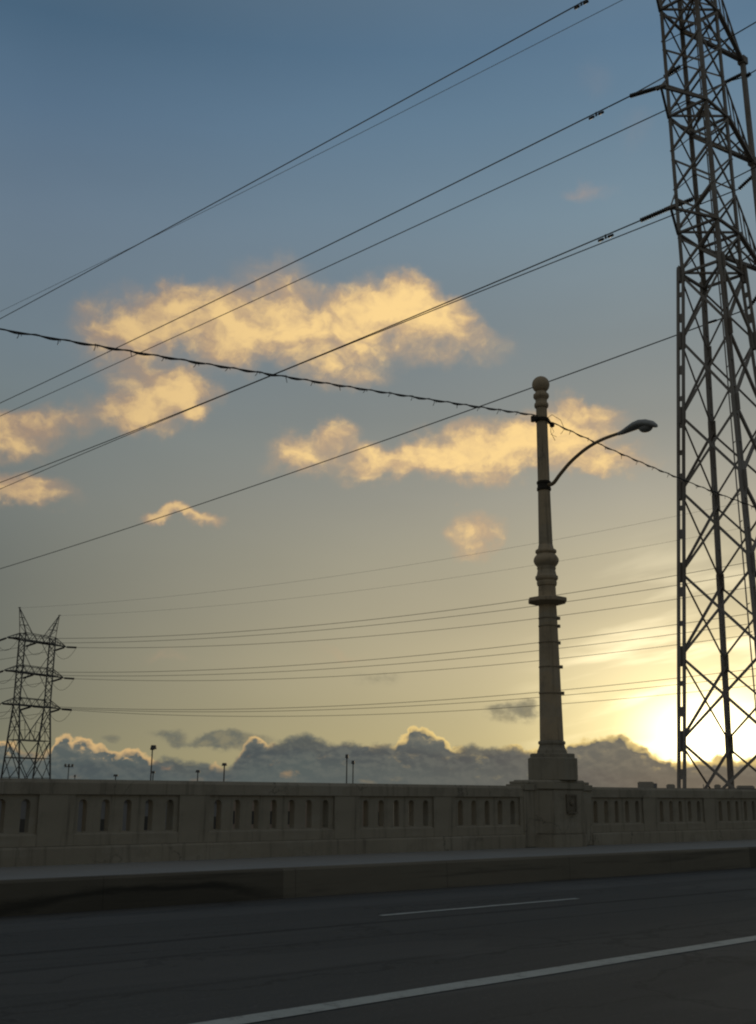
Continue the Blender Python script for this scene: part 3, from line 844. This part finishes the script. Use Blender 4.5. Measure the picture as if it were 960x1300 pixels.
# ------------------------------------------------------------------ far light poles and low buildings
def light_pole(x_, ytop, D, heads, r_, label, hw=.5, lean=0):
    T = on_dist(x_, ytop, D)
    root = empty('light_pole', (T[0], T[1], -9.0)); tag(root, label, 'light pole', 'light poles beyond the bridge')
    H = T[2] + 9.0
    mb = MB(); mb.lathe([(r_ * 1.5, 0), (r_ * 1.3, .1), (r_, H - .1), (r_ * .9, H)], 10, (0, 0, 0))
    mb.build('pole', M['steel_dark'], root)
    lat = np.array([T[1], -T[0], 0]) / math.hypot(T[0], T[1])
    if heads:
        mb = MB(); w = max(abs(h) for h in heads) + .15
        mb.bar(lat * -w + np.array([0, 0, H]), lat * w + np.array([0, 0, H]), .14)
        mb.build('bracket', M['steel_dark'], root)
        for h in heads:
            mb = MB(); c = lat * h + np.array([0, 0, H])
            mb.prism([tuple((c + lat * a + np.array([lat[1], -lat[0], 0]) * b)[:2]) for a, b in ((-hw, -.35), (hw, -.35), (hw * .8, .5), (-hw * .8, .5))], H + .05, H + .62, .25)
            mb.build('flood_light', M['steel_dark'], root)
light_pole(87.5, 973.5, 260, (-.75, 0, .75), .10, 'thin pole with three small heads just right of the distant pylon', .28)
light_pole(95.2, 986.5, 330, (0,), .12, 'tiny pole tip over the parapet between the three headed pole and a small lamp', .3)
light_pole(147, 986.0, 330, (0,), .16, 'small light pole barely topping the parapet left of the tallest thin pole', .75)
light_pole(193.6, 951.5, 170, (.15,), .09, 'tallest of the thin light poles beyond the parapet, single dark head', .5)
light_pole(194.6, 982.0, 300, (0,), .14, 'short pole with one head close beside the tallest thin pole', .55)
light_pole(251.3, 981.0, 270, (0,), .13, 'short light pole second from the pair left of the seven slot panel', .6)
light_pole(285, 972.5, 240, (0,), .13, 'medium light pole with wide head above the left end of the seven slot panel', .6)
light_pole(440.5, 962.5, 190, (0,), .10, 'taller of the two light poles standing close together in the middle', .3)
light_pole(448.4, 970.0, 210, (0,), .10, 'shorter of the two light poles standing close together in the middle', .36)

def warehouse(cx, cy, w, dpt, h, rot, wall, label, nwin, units=()):
    root = empty('warehouse', (cx, cy, -9.0)); root.rotation_euler = (0, 0, rot); tag(root, label, 'warehouse', 'low warehouses below the bridge')
    mb = MB(); mb.box(-w/2, w/2, -dpt/2, dpt/2, 0, h); mb.build('wall', M[wall], root)
    mb = MB(); mb.box(-w/2-.2, w/2+.2, -dpt/2-.2, dpt/2+.2, h + .004, h + .35); rf = mb.build('roof', M['roof'], root)
    for (a, b, hh, dd) in units:
        mb = MB(); mb.box(a, b, -dpt/2 + .6, -dpt/2 + .6 + dd, h + .354, h + .354 + hh); mb.box(a + .15, b - .15, -dpt/2 + .8, -dpt/2 + .4 + dd, h + .356 + hh, h + .47 + hh)
        mb.build('roof_unit', M['w_grey'], rf)
    for i in range(nwin):
        x_ = -w/2 + w * (i + .5) / nwin; f = MB(); f.box(x_ - w/nwin*.3, x_ + w/nwin*.3, -dpt/2 - .06, -dpt/2 - .004, h*.45, h*.75)
        fo = f.build('window', M['glass'], root)
    mb = MB(); mb.box(w*.28, w*.28 + 3.2, -dpt/2 - .08, -dpt/2 - .004, 0.02, min(3.6, h*.5)); mb.build('door', M['steel'], root)
def put_house(xpx, ypx, D, w, dpt, wall, label, nwin, units=()):
    T = on_dist(xpx, ypx, D); az = math.atan2(T[0], T[1])
    c = T + np.array([math.sin(az), math.cos(az), 0]) * dpt / 2
    warehouse(c[0], c[1], w, dpt, T[2] + 9.0 - .35, -az, wall, label, nwin, units)
put_house(25, 1012, 150, 24, 18, 'w_white', 'white sided warehouse glimpsed through the leftmost parapet slots', 5)
put_house(160, 1016, 190, 34, 20, 'w_grey', 'grey block warehouse glimpsed through the five slots left of centre', 6)
put_house(372, 1014, 240, 40, 20, 'w_pink', 'pale stucco warehouse glimpsed through the seven slot panel', 9)
put_house(868, 1000.5, 120, 34, 16, 'w_tan', 'low brick building with roof units showing over the right parapet beside the near tower', 6)
# roof units that break the skyline over the parapet, each on the brick building's roof
T = on_dist(868, 1000.5, 120); az = math.atan2(T[0], T[1]); rv = np.array([math.cos(az), -math.sin(az), 0])
bw = [o for o in bpy.data.objects if o.name.startswith('warehouse') and 'brick' in o.get('label', '')][0]
rf = [c for c in bw.children if c.name.startswith('roof')][0]
hh0 = T[2] + 9.0
for xa, xb, yt, dd in ((809.5, 830, 993.3, 2.0), (830.3, 834, 994.5, 1.2), (846, 857, 996.5, 1.5), (907, 915, 996.8, 1.5), (936, 958, 998.2, 2.5), (892.5, 893.6, 995.5, .2)):
    A = on_dist(xa, yt, 121); B = on_dist(xb, yt, 121)
    la = (A - T) @ rv; lb = (B - T) @ rv
    mb = MB(); mb.box(la, lb, -8 + .8, -8 + .8 + dd, hh0 + .002, A[2] + 9.0)
    if xb - xa > 5: mb.box(la + .1, lb - .1, -8 + 1.0, -8 + .6 + dd, A[2] + 9.003, A[2] + 9.08)
    mb.build('roof_unit', M['w_unit'] if xa != 830.3 else M['w_white'], rf)

#SKY
# ------------------------------------------------------------------ sky
SUN_AZ, SUN_EL = azel(903, 930)
W = bpy.data.worlds.new('World'); S.world = W; W.use_nodes = True
N = NT(W.node_tree)
for n in list(N.n): N.n.remove(n)
out = N.n.new('ShaderNodeOutputWorld'); bg = N.n.new('ShaderNodeBackground'); bg.inputs['Strength'].default_value = .1
N.l.new(bg.outputs[0], out.inputs[0])
tc = N.n.new('ShaderNodeTexCoord'); D = N.vm('NORMALIZE', tc.outputs['Generated'])
dx, dy, dz = N.sep(D)
AZ = N.m('MULTIPLY', N.m('ARCTAN2', dx, dy), 180 / math.pi)
EL = N.m('MULTIPLY', N.m('ARCSINE', dz), 180 / math.pi)
sd = (math.sin(R(SUN_AZ)) * math.cos(R(SUN_EL)), math.cos(R(SUN_AZ)) * math.cos(R(SUN_EL)), math.sin(R(SUN_EL)))
SEP = N.m('MULTIPLY', N.m('ARCCOSINE', N.m('MINIMUM', N.vm('DOT_PRODUCT', D, sd), .999999)), 180 / math.pi)
# flat sky coordinates: degrees of azimuth and elevation
P = N.xyz(AZ, EL, 0)
# --- clear evening sky: blue above, straw yellow low down, warmer towards the sun
EN = N.m('DIVIDE', N.m('MAXIMUM', EL, 0), 60)
def stops(L): return [(e / 60, lin(c)) for e, c in L]
away = N.ramp(EN, stops([(0, (124, 122, 97)), (4, (112, 113, 99)), (6.5, (110, 112, 101)), (10, (110, 113, 105)), (14, (114, 119, 114)), (18, (114, 123, 122)), (22, (109, 123, 130)), (28, (102, 120, 135)), (33, (86, 110, 131)), (37, (71, 98, 120)), (48, (92, 102, 110)), (60, (112, 113, 112))]))
tow = N.ramp(EN, stops([(0, (205, 188, 128)), (4, (206, 191, 144)), (6.5, (208, 193, 152)), (9, (191, 179, 146)), (12, (182, 173, 146)), (15, (167, 162, 145)), (19, (140, 142, 135)), (23, (128, 137, 138)), (29, (118, 138, 149)), (34, (102, 128, 147)), (37, (92, 119, 141)), (48, (98, 110, 118)), (60, (118, 118, 116))]))
dAZ = N.m('ABSOLUTE', N.m('SUBTRACT', AZ, SUN_AZ))
dAZ = N.m('MINIMUM', dAZ, N.m('SUBTRACT', 360, dAZ))
side = N.ss(dAZ, 3, 36, 1, 0, 'LINEAR')
sky = N.mix(side, away, tow)
back = N.ss(dAZ, 40, 120, 0.0, 1.0)               # the sky opposite the sunset: paler and warmer low down
sky = N.mix(back, sky, N.vm('MULTIPLY', sky, (1.16, 1.01, .87)))
# thin veil: broad soft variation
veil = N.noise(N.vm('MULTIPLY', P, (.06, .16, 1)), 1.0, 4, .5)
sky = N.vm('SCALE', sky, scale=N.m('MULTIPLY_ADD', veil, .16, .92))
# --- glow of the sun behind thin cloud
dE = N.m('SUBTRACT', EL, SUN_EL)
SEP2 = N.m('SQRT', N.m('ADD', N.m('POWER', N.m('MULTIPLY', dAZ, .80), 2), N.m('POWER', N.m('MULTIPLY', dE, N.ss(dE, -.5, .5, .9, 1.30)), 2)))
core = N.m('POWER', N.ss(SEP2, 0, 4.1, 1, 0, 'LINEAR'), 1.7)
halo = N.m('POWER', N.ss(SEP, 0, 15, 1, 0, 'LINEAR'), 2.2)
q = N.xyz(N.m('ADD', N.m('MULTIPLY', AZ, .13), N.m('MULTIPLY', EL, .10)), N.m('SUBTRACT', N.m('MULTIPLY', EL, .78), N.m('MULTIPLY', AZ, .16)), 0)
strk = N.noise(q, 1.0, 4, .5, .25)
strk = N.ss(strk, .45, .72)
low = N.m('MULTIPLY', N.ss(SEP, 4.0, 11.0, 1, 0), N.ss(EL, 1.0, 3.0))
sky = N.vm('ADD', sky, N.vm('SCALE', (1.0, .80, .38), scale=N.m('MULTIPLY', halo, .36)))
mid = N.m('POWER', N.ss(SEP2, 0, 10.0, 1, 0, 'LINEAR'), 2.0)
sky = N.vm('ADD', sky, N.vm('SCALE', (1.0, .82, .36), scale=N.m('MULTIPLY', mid, .85)))
sky = N.vm('ADD', sky, N.vm('SCALE', (1.0, .86, .52), scale=N.m('MULTIPLY', core, 2.6)))
sky = N.vm('ADD', sky, N.vm('SCALE', (1.0, .86, .55), scale=N.m('MULTIPLY', N.m('MULTIPLY', strk, low), .50)))

# --- clouds
warp = N.vm('SUBTRACT', N.noise(N.vm('MULTIPLY', P, (.45, .5, 1)), 1.0, 5, .55, out='Color'), (.5, .5, .5))
PW = N.vm('ADD', P, N.vm('SCALE', warp, scale=3.0))
def blobs(L, PV, k=1.8):
    tot = None
    for (x_, y_, rx, ry, w) in L:
        a, e = azel(x_, y_); ra = (azel(x_ + rx, y_)[0] - azel(x_ - rx, y_)[0]) / 2; re = (azel(x_, y_ - ry)[1] - azel(x_, y_ + ry)[1]) / 2
        v = N.vm('MULTIPLY', N.vm('SUBTRACT', PV, (a, e, 0)), (1 / (ra * k), 1 / (re * k), 0))
        d = N.m('SUBTRACT', 1, N.vm('DOT_PRODUCT', v, v), clamp=True)
        d = N.m('MULTIPLY', N.m('MULTIPLY', d, d), w)
        tot = d if tot is None else N.m('ADD', tot, d)
    return tot
gold = [(150,420,52,26,.5),(210,402,68,30,.62),(285,402,70,32,.62),(355,404,55,34,.6),(420,412,55,34,.7),(478,400,42,36,.8),(520,388,34,28,1.0),(572,402,28,24,.85),(545,432,52,24,.5),(612,442,34,20,.28),(430,456,55,20,.5),(350,350,45,22,.25),(300,440,60,24,.45),(455,482,35,12,.28),
        (205,500,46,32,.95),(243,494,28,26,.75),(180,525,38,20,.7),(160,455,50,18,.3),(243,526,18,7,.4),(128,518,40,18,.28),
        (12,550,48,24,.95),(70,530,38,18,.5),(26,622,58,18,.9),
        (380,576,34,22,.8),(428,556,22,18,.75),(472,590,46,18,.6),(522,586,52,20,.62),(572,578,48,26,.7),(622,572,48,28,.8),(672,562,44,30,.8),(730,552,48,36,.9),(775,594,40,15,.7),(745,520,34,12,.4),(820,580,26,16,.16),
        (204,650,20,9,.7),(230,657,20,9,.6),(255,664,22,9,.75),(603,676,24,22,.95),(742,242,26,13,.4),(756,105,20,24,.10),(805,168,16,20,.10),(430,832,34,8,.2),(205,835,24,7,.2)]
LIGHT = (.12, .20, 0.0)                         # the low sun lights the clouds from their right
PG = N.vm('ADD', N.vm('MULTIPLY', P, (.34, .50, 1)), N.vm('SCALE', warp, scale=.75))
fb = N.noise(PG, 1.0, 7, .54, .35)
fbl = N.noise(N.vm('ADD', PG, LIGHT), 1.0, 4, .5, .35)
fb2 = N.noise(N.vm('ADD', N.vm('MULTIPLY', P, (1.0, 1.5, 1)), N.vm('SCALE', warp, scale=1.6)), 1.0, 6, .58, .6)
base_g = blobs(gold, PW)
env = N.ss(base_g, 0, .45)
gd = N.m('ADD', base_g, N.m('MULTIPLY', N.m('ADD', N.m('MULTIPLY', N.m('SUBTRACT', fb, .47), 1.25), N.m('MULTIPLY', N.m('SUBTRACT', fb2, .5), .55)), env))
ga = N.m('ADD', N.m('MULTIPLY', N.ss(gd, -.05, .95), .76), N.m('MULTIPLY', N.ss(base_g, .0, .55), .18))
rel = N.m('MULTIPLY', N.m('SUBTRACT', fb, fbl), 2.0)
gl = N.ss(N.m('ADD', N.m('ADD', N.m('MULTIPLY', gd, .9), rel), N.m('MULTIPLY', N.m('SUBTRACT', fb2, .5), .45)), .20, 1.35)
gcol = N.mix(gl, lin((190, 161, 128)), lin((255, 216, 144)))
gcol = N.mix(N.ss(AZ, 21, 42), N.vm('MULTIPLY', gcol, (.72, .72, .80)), gcol)
gcol = N.mix(N.ss(EL, 27, 31), gcol, lin((170, 148, 136)))
sky1 = N.mix(ga, sky, gcol)
# grey shreds above the bank
dark = [(222,937,15,9,.9),(206,930,10,6,.5),(144,936,14,5,.7),(245,946,24,5,.45),(300,945,34,9,.95),(276,943,26,7,.8),(648,903,26,12,.65),(668,898,16,8,.5),(630,896,14,5,.3),(482,862,28,7,.3)]
dd = blobs(dark, N.vm('ADD', P, N.vm('SCALE', warp, scale=1.7)))
fb3 = N.noise(N.vm('MULTIPLY', P, (1.3, 2.0, 1)), 1.0, 7, .6)
dd = N.m('ADD', dd, N.m('MULTIPLY', N.m('SUBTRACT', fb3, .5), N.ss(dd, 0, .4, 0, 1.7)))
da = N.m('MULTIPLY', N.ss(dd, .02, .9), .82)
dcol = N.mix(N.ss(fb3, .35, .65), lin((84, 92, 90)), lin((122, 118, 98)))
sky1 = N.mix(da, sky1, dcol)
# --- the bank on the horizon: lit cumulus behind, a darker ragged layer in front
AN = N.ss(AZ, 15.0, 65.0, 0, 1, 'LINEAR')
def cv(L, k=None):
    pts = []
    for x_, v in L:
        a, e = azel(x_, v if k is None else 945)
        pts.append(((a - 15.0) / 50.0, (e / 6.0) if k is None else v))
    return [(0.0, pts[0][1])] + pts + [(1.0, pts[-1][1])]
prof = [(-40,950),(0,941),(14,938),(26,948),(45,955),(62,950),(71,937),(76,932.5),(88,932),(95,938),(101,932),(112,934),(120,941),(134,947),(146,953),(156,950),(163,946),(174,948),(182,956),(198,961),(210,970),(235,980),(262,977),(276,967),(284,974),(300,962),(314,938),(320,932.5),(330,933.5),(337,941),(355,944),(450,946),(500,945),(506,936),(512,935),(517,927),(530,920.5),(545,923.5),(556,932),(568,940),(584,948),(620,950),(640,946),(657,944),(668,948),(690,950),(712,948),(724,943),(738,939),(749,935),(768,930.5),(786,930),(797,935),(812,944),(822,949),(834,957),(848,963),(868,964),(885,961),(898,963),(910,958),(922,956),(934,961),(962,960)]
profF = [(-40,975),(0,972),(40,978),(90,968),(130,965),(180,968),(200,964),(216,961),(236,966),(256,967),(270,975),(284,977),(298,965),(312,951),(322,944),(334,945),(350,941),(370,936),(386,931.5),(404,937),(425,943),(446,940),(462,944),(485,947),(500,945),(520,945),(545,948),(570,950),(588,947),(606,944),(625,945),(642,950),(665,951),(690,956),(720,966),(760,976),(800,980),(860,978),(920,976),(962,978)]
# the small gap of sky between the two: front puffs at the left of the middle stand clear of the lower bank
TOP = N.m('MULTIPLY', N.curve(AN, cv(prof)), 6.0)
TOPF = N.m('MULTIPLY', N.curve(AN, cv(profF)), 6.0)
RIM = N.curve(AN, cv([(-40,.7),(0,.9),(20,.7),(40,.3),(62,.6),(75,1.0),(110,1.0),(150,.85),(175,1.0),(198,.7),(215,.15),(258,.2),(272,.7),(285,.5),(305,.5),(318,.9),(330,1.0),(345,.4),(365,.2),(480,.3),(502,.7),(512,1.0),(575,1.0),(590,.6),(640,.4),(655,.8),(720,.8),(760,.7),(800,.9),(840,1.0),(960,1.0)], 1))
PB = N.vm('ADD', P, N.vm('SCALE', warp, scale=.5))
vor = N.n.new('ShaderNodeTexVoronoi'); vor.feature = 'SMOOTH_F1'; vor.inputs['Smoothness'].default_value = .25; vor.inputs['Scale'].default_value = 1.0
N.put(vor.inputs['Vector'], N.vm('MULTIPLY', PB, (1.55, 1.9, 1)))
if 'Detail' in vor.inputs: vor.inputs['Detail'].default_value = 1.0; vor.inputs['Roughness'].default_value = .4; vor.inputs['Lacunarity'].default_value = 2.3
puff = vor.outputs['Distance']
PH = N.vm('MULTIPLY', PB, (.75, 1.25, 1))
hb = N.noise(PH, 1.0, 7, .58)
hbl = N.noise(N.vm('ADD', PH, (.10, .22, 0)), 1.0, 5, .58)
fine2 = N.noise(N.vm('MULTIPLY', P, (2.6, 3.2, 1)), 1.0, 5, .6)
rel2 = N.m('MULTIPLY', N.m('SUBTRACT', hb, hbl), 4.0)
lowf = N.ss(EL, .3, 2.6)
glow = N.ss(SEP, 1.0, 9.5, 1, 0)
dep = N.m('ADD', N.m('SUBTRACT', TOP, EL), N.m('MULTIPLY_ADD', puff, -.34, .17))
dep = N.m('ADD', dep, N.m('MULTIPLY_ADD', fine2, .30, -.15))
ba = N.ss(dep, -.08, .14)
tone = N.ss(N.m('ADD', N.m('MULTIPLY', rel2, .8), hb), .15, .95)
bcol = N.mix(lowf, lin((74, 86, 86)), lin((86, 94, 92)))
bcol = N.mix(N.m('MULTIPLY', tone, .75), bcol, N.mix(lowf, lin((96, 102, 98)), lin((114, 114, 102))))
bcol = N.mix(N.m('MULTIPLY', glow, .22), bcol, lin((118, 116, 96)))
thick = N.m('MULTIPLY_ADD', N.noise(N.vm('MULTIPLY', P, (1.1, 1.1, 1)), 1.0, 3, .5), 1.1, -.20)
rimk = N.m('POWER', N.ss(dep, .02, N.m('MAXIMUM', thick, .14), 1, 0, 'LINEAR'), .8)
lob = N.m('MULTIPLY', N.ss(N.m('MULTIPLY_ADD', puff, -.9, N.m('ADD', rel2, .35)), .05, .55), N.ss(dep, 1.15, .25))
lit = N.m('MULTIPLY', N.m('MAXIMUM', rimk, N.m('MULTIPLY', lob, N.ss(SEP, 12, 24, .25, 1.0))), RIM)
rcol = N.mix(N.ss(SEP, 8, 28, 1, 0), lin((232, 190, 126)), lin((255, 222, 136)))
bcol = N.mix(N.m('MULTIPLY', lit, .95, clamp=True), bcol, rcol)
sky2 = N.mix(ba, sky1, bcol)
# front layer
depF = N.m('ADD', N.m('SUBTRACT', TOPF, EL), N.m('MULTIPLY_ADD', hb, 1.0, -.50))
depF = N.m('ADD', depF, N.m('MULTIPLY_ADD', fine2, .36, -.18))
fa = N.m('MULTIPLY', N.ss(depF, -.10, .32), N.ss(SEP, 2.5, 8, .35, .94))
ftone = N.ss(N.m('ADD', N.m('MULTIPLY', rel2, .8), hb), .15, .95)
fcol = N.mix(N.ss(depF, .35, 1.7), lin((68, 78, 81)), lin((78, 90, 89)))
fcol = N.mix(N.m('MULTIPLY', ftone, .50), fcol, lin((100, 106, 100)))
fcol = N.mix(N.m('MULTIPLY', glow, .22), fcol, lin((108, 107, 90)))
gp = N.m('MULTIPLY', N.ss(N.noise(N.vm('ADD', N.vm('MULTIPLY', PB, (.55, 1.15, 1)), (3.7, 9.1, 0)), 1.0, 6, .62), .55, .75), N.ss(depF, .25, .8))
gp = N.m('MULTIPLY', gp, N.ss(EL, .1, .9))
fcol = N.mix(N.m('MULTIPLY', gp, .75), fcol, N.mix(N.ss(SEP, 8, 30, 1, 0), lin((170, 128, 92)), lin((176, 160, 112))))
sky2 = N.mix(fa, sky2, fcol)
sky2 = N.mix(N.ss(EL, 1.7, .1, 0, .55), sky2, N.mix(glow, lin((82, 93, 92)), lin((102, 103, 92))))
# the physical sky carries the rest of the dome's light
ns = N.n.new('ShaderNodeTexSky'); ns.sky_type = 'NISHITA'; ns.sun_disc = False
ns.sun_elevation = R(SUN_EL); ns.sun_rotation = R(SUN_AZ); ns.air_density = 1.0; ns.dust_density = 1.0; ns.ozone_density = 1.0
col = N.vm('ADD', N.vm('SCALE', N.vm('MULTIPLY', sky2, (1.0, 1.005, 1.03)), scale=10.2), N.vm('SCALE', ns.outputs[0], scale=.012))
below = N.ss(EL, -2.0, 0.0)
col = N.vm('SCALE', col, scale=N.m('MULTIPLY_ADD', below, .85, .15))
N.put(bg.inputs['Color'], col)
W.cycles.sampling_method = 'MANUAL'; W.cycles.sample_map_resolution = 1024

# the sun itself, low and behind cloud
sl = bpy.data.lights.new('sun', 'SUN'); sl.energy = .5; sl.angle = R(10); sl.color = (1.0, .78, .48)
so = bpy.data.objects.new('sun', sl); COL.objects.link(so)
so.rotation_euler = Vector((-sd[0], -sd[1], -sd[2])).to_track_quat('-Z', 'Y').to_euler()
so.location = (60, 40, 30)

S.view_settings.view_transform = 'Standard'; S.view_settings.look = 'None'; S.view_settings.exposure = 0; S.view_settings.gamma = 1
S.view_settings.use_curve_mapping = False
S.render.engine = 'CYCLES'
S.cycles.max_bounces = 5; S.cycles.diffuse_bounces = 3; S.cycles.use_denoising = True
S.cycles.use_adaptive_sampling = True
S.cycles.pixel_filter_type = 'BLACKMAN_HARRIS'; S.cycles.filter_width = 2.1
S.render.film_transparent = False
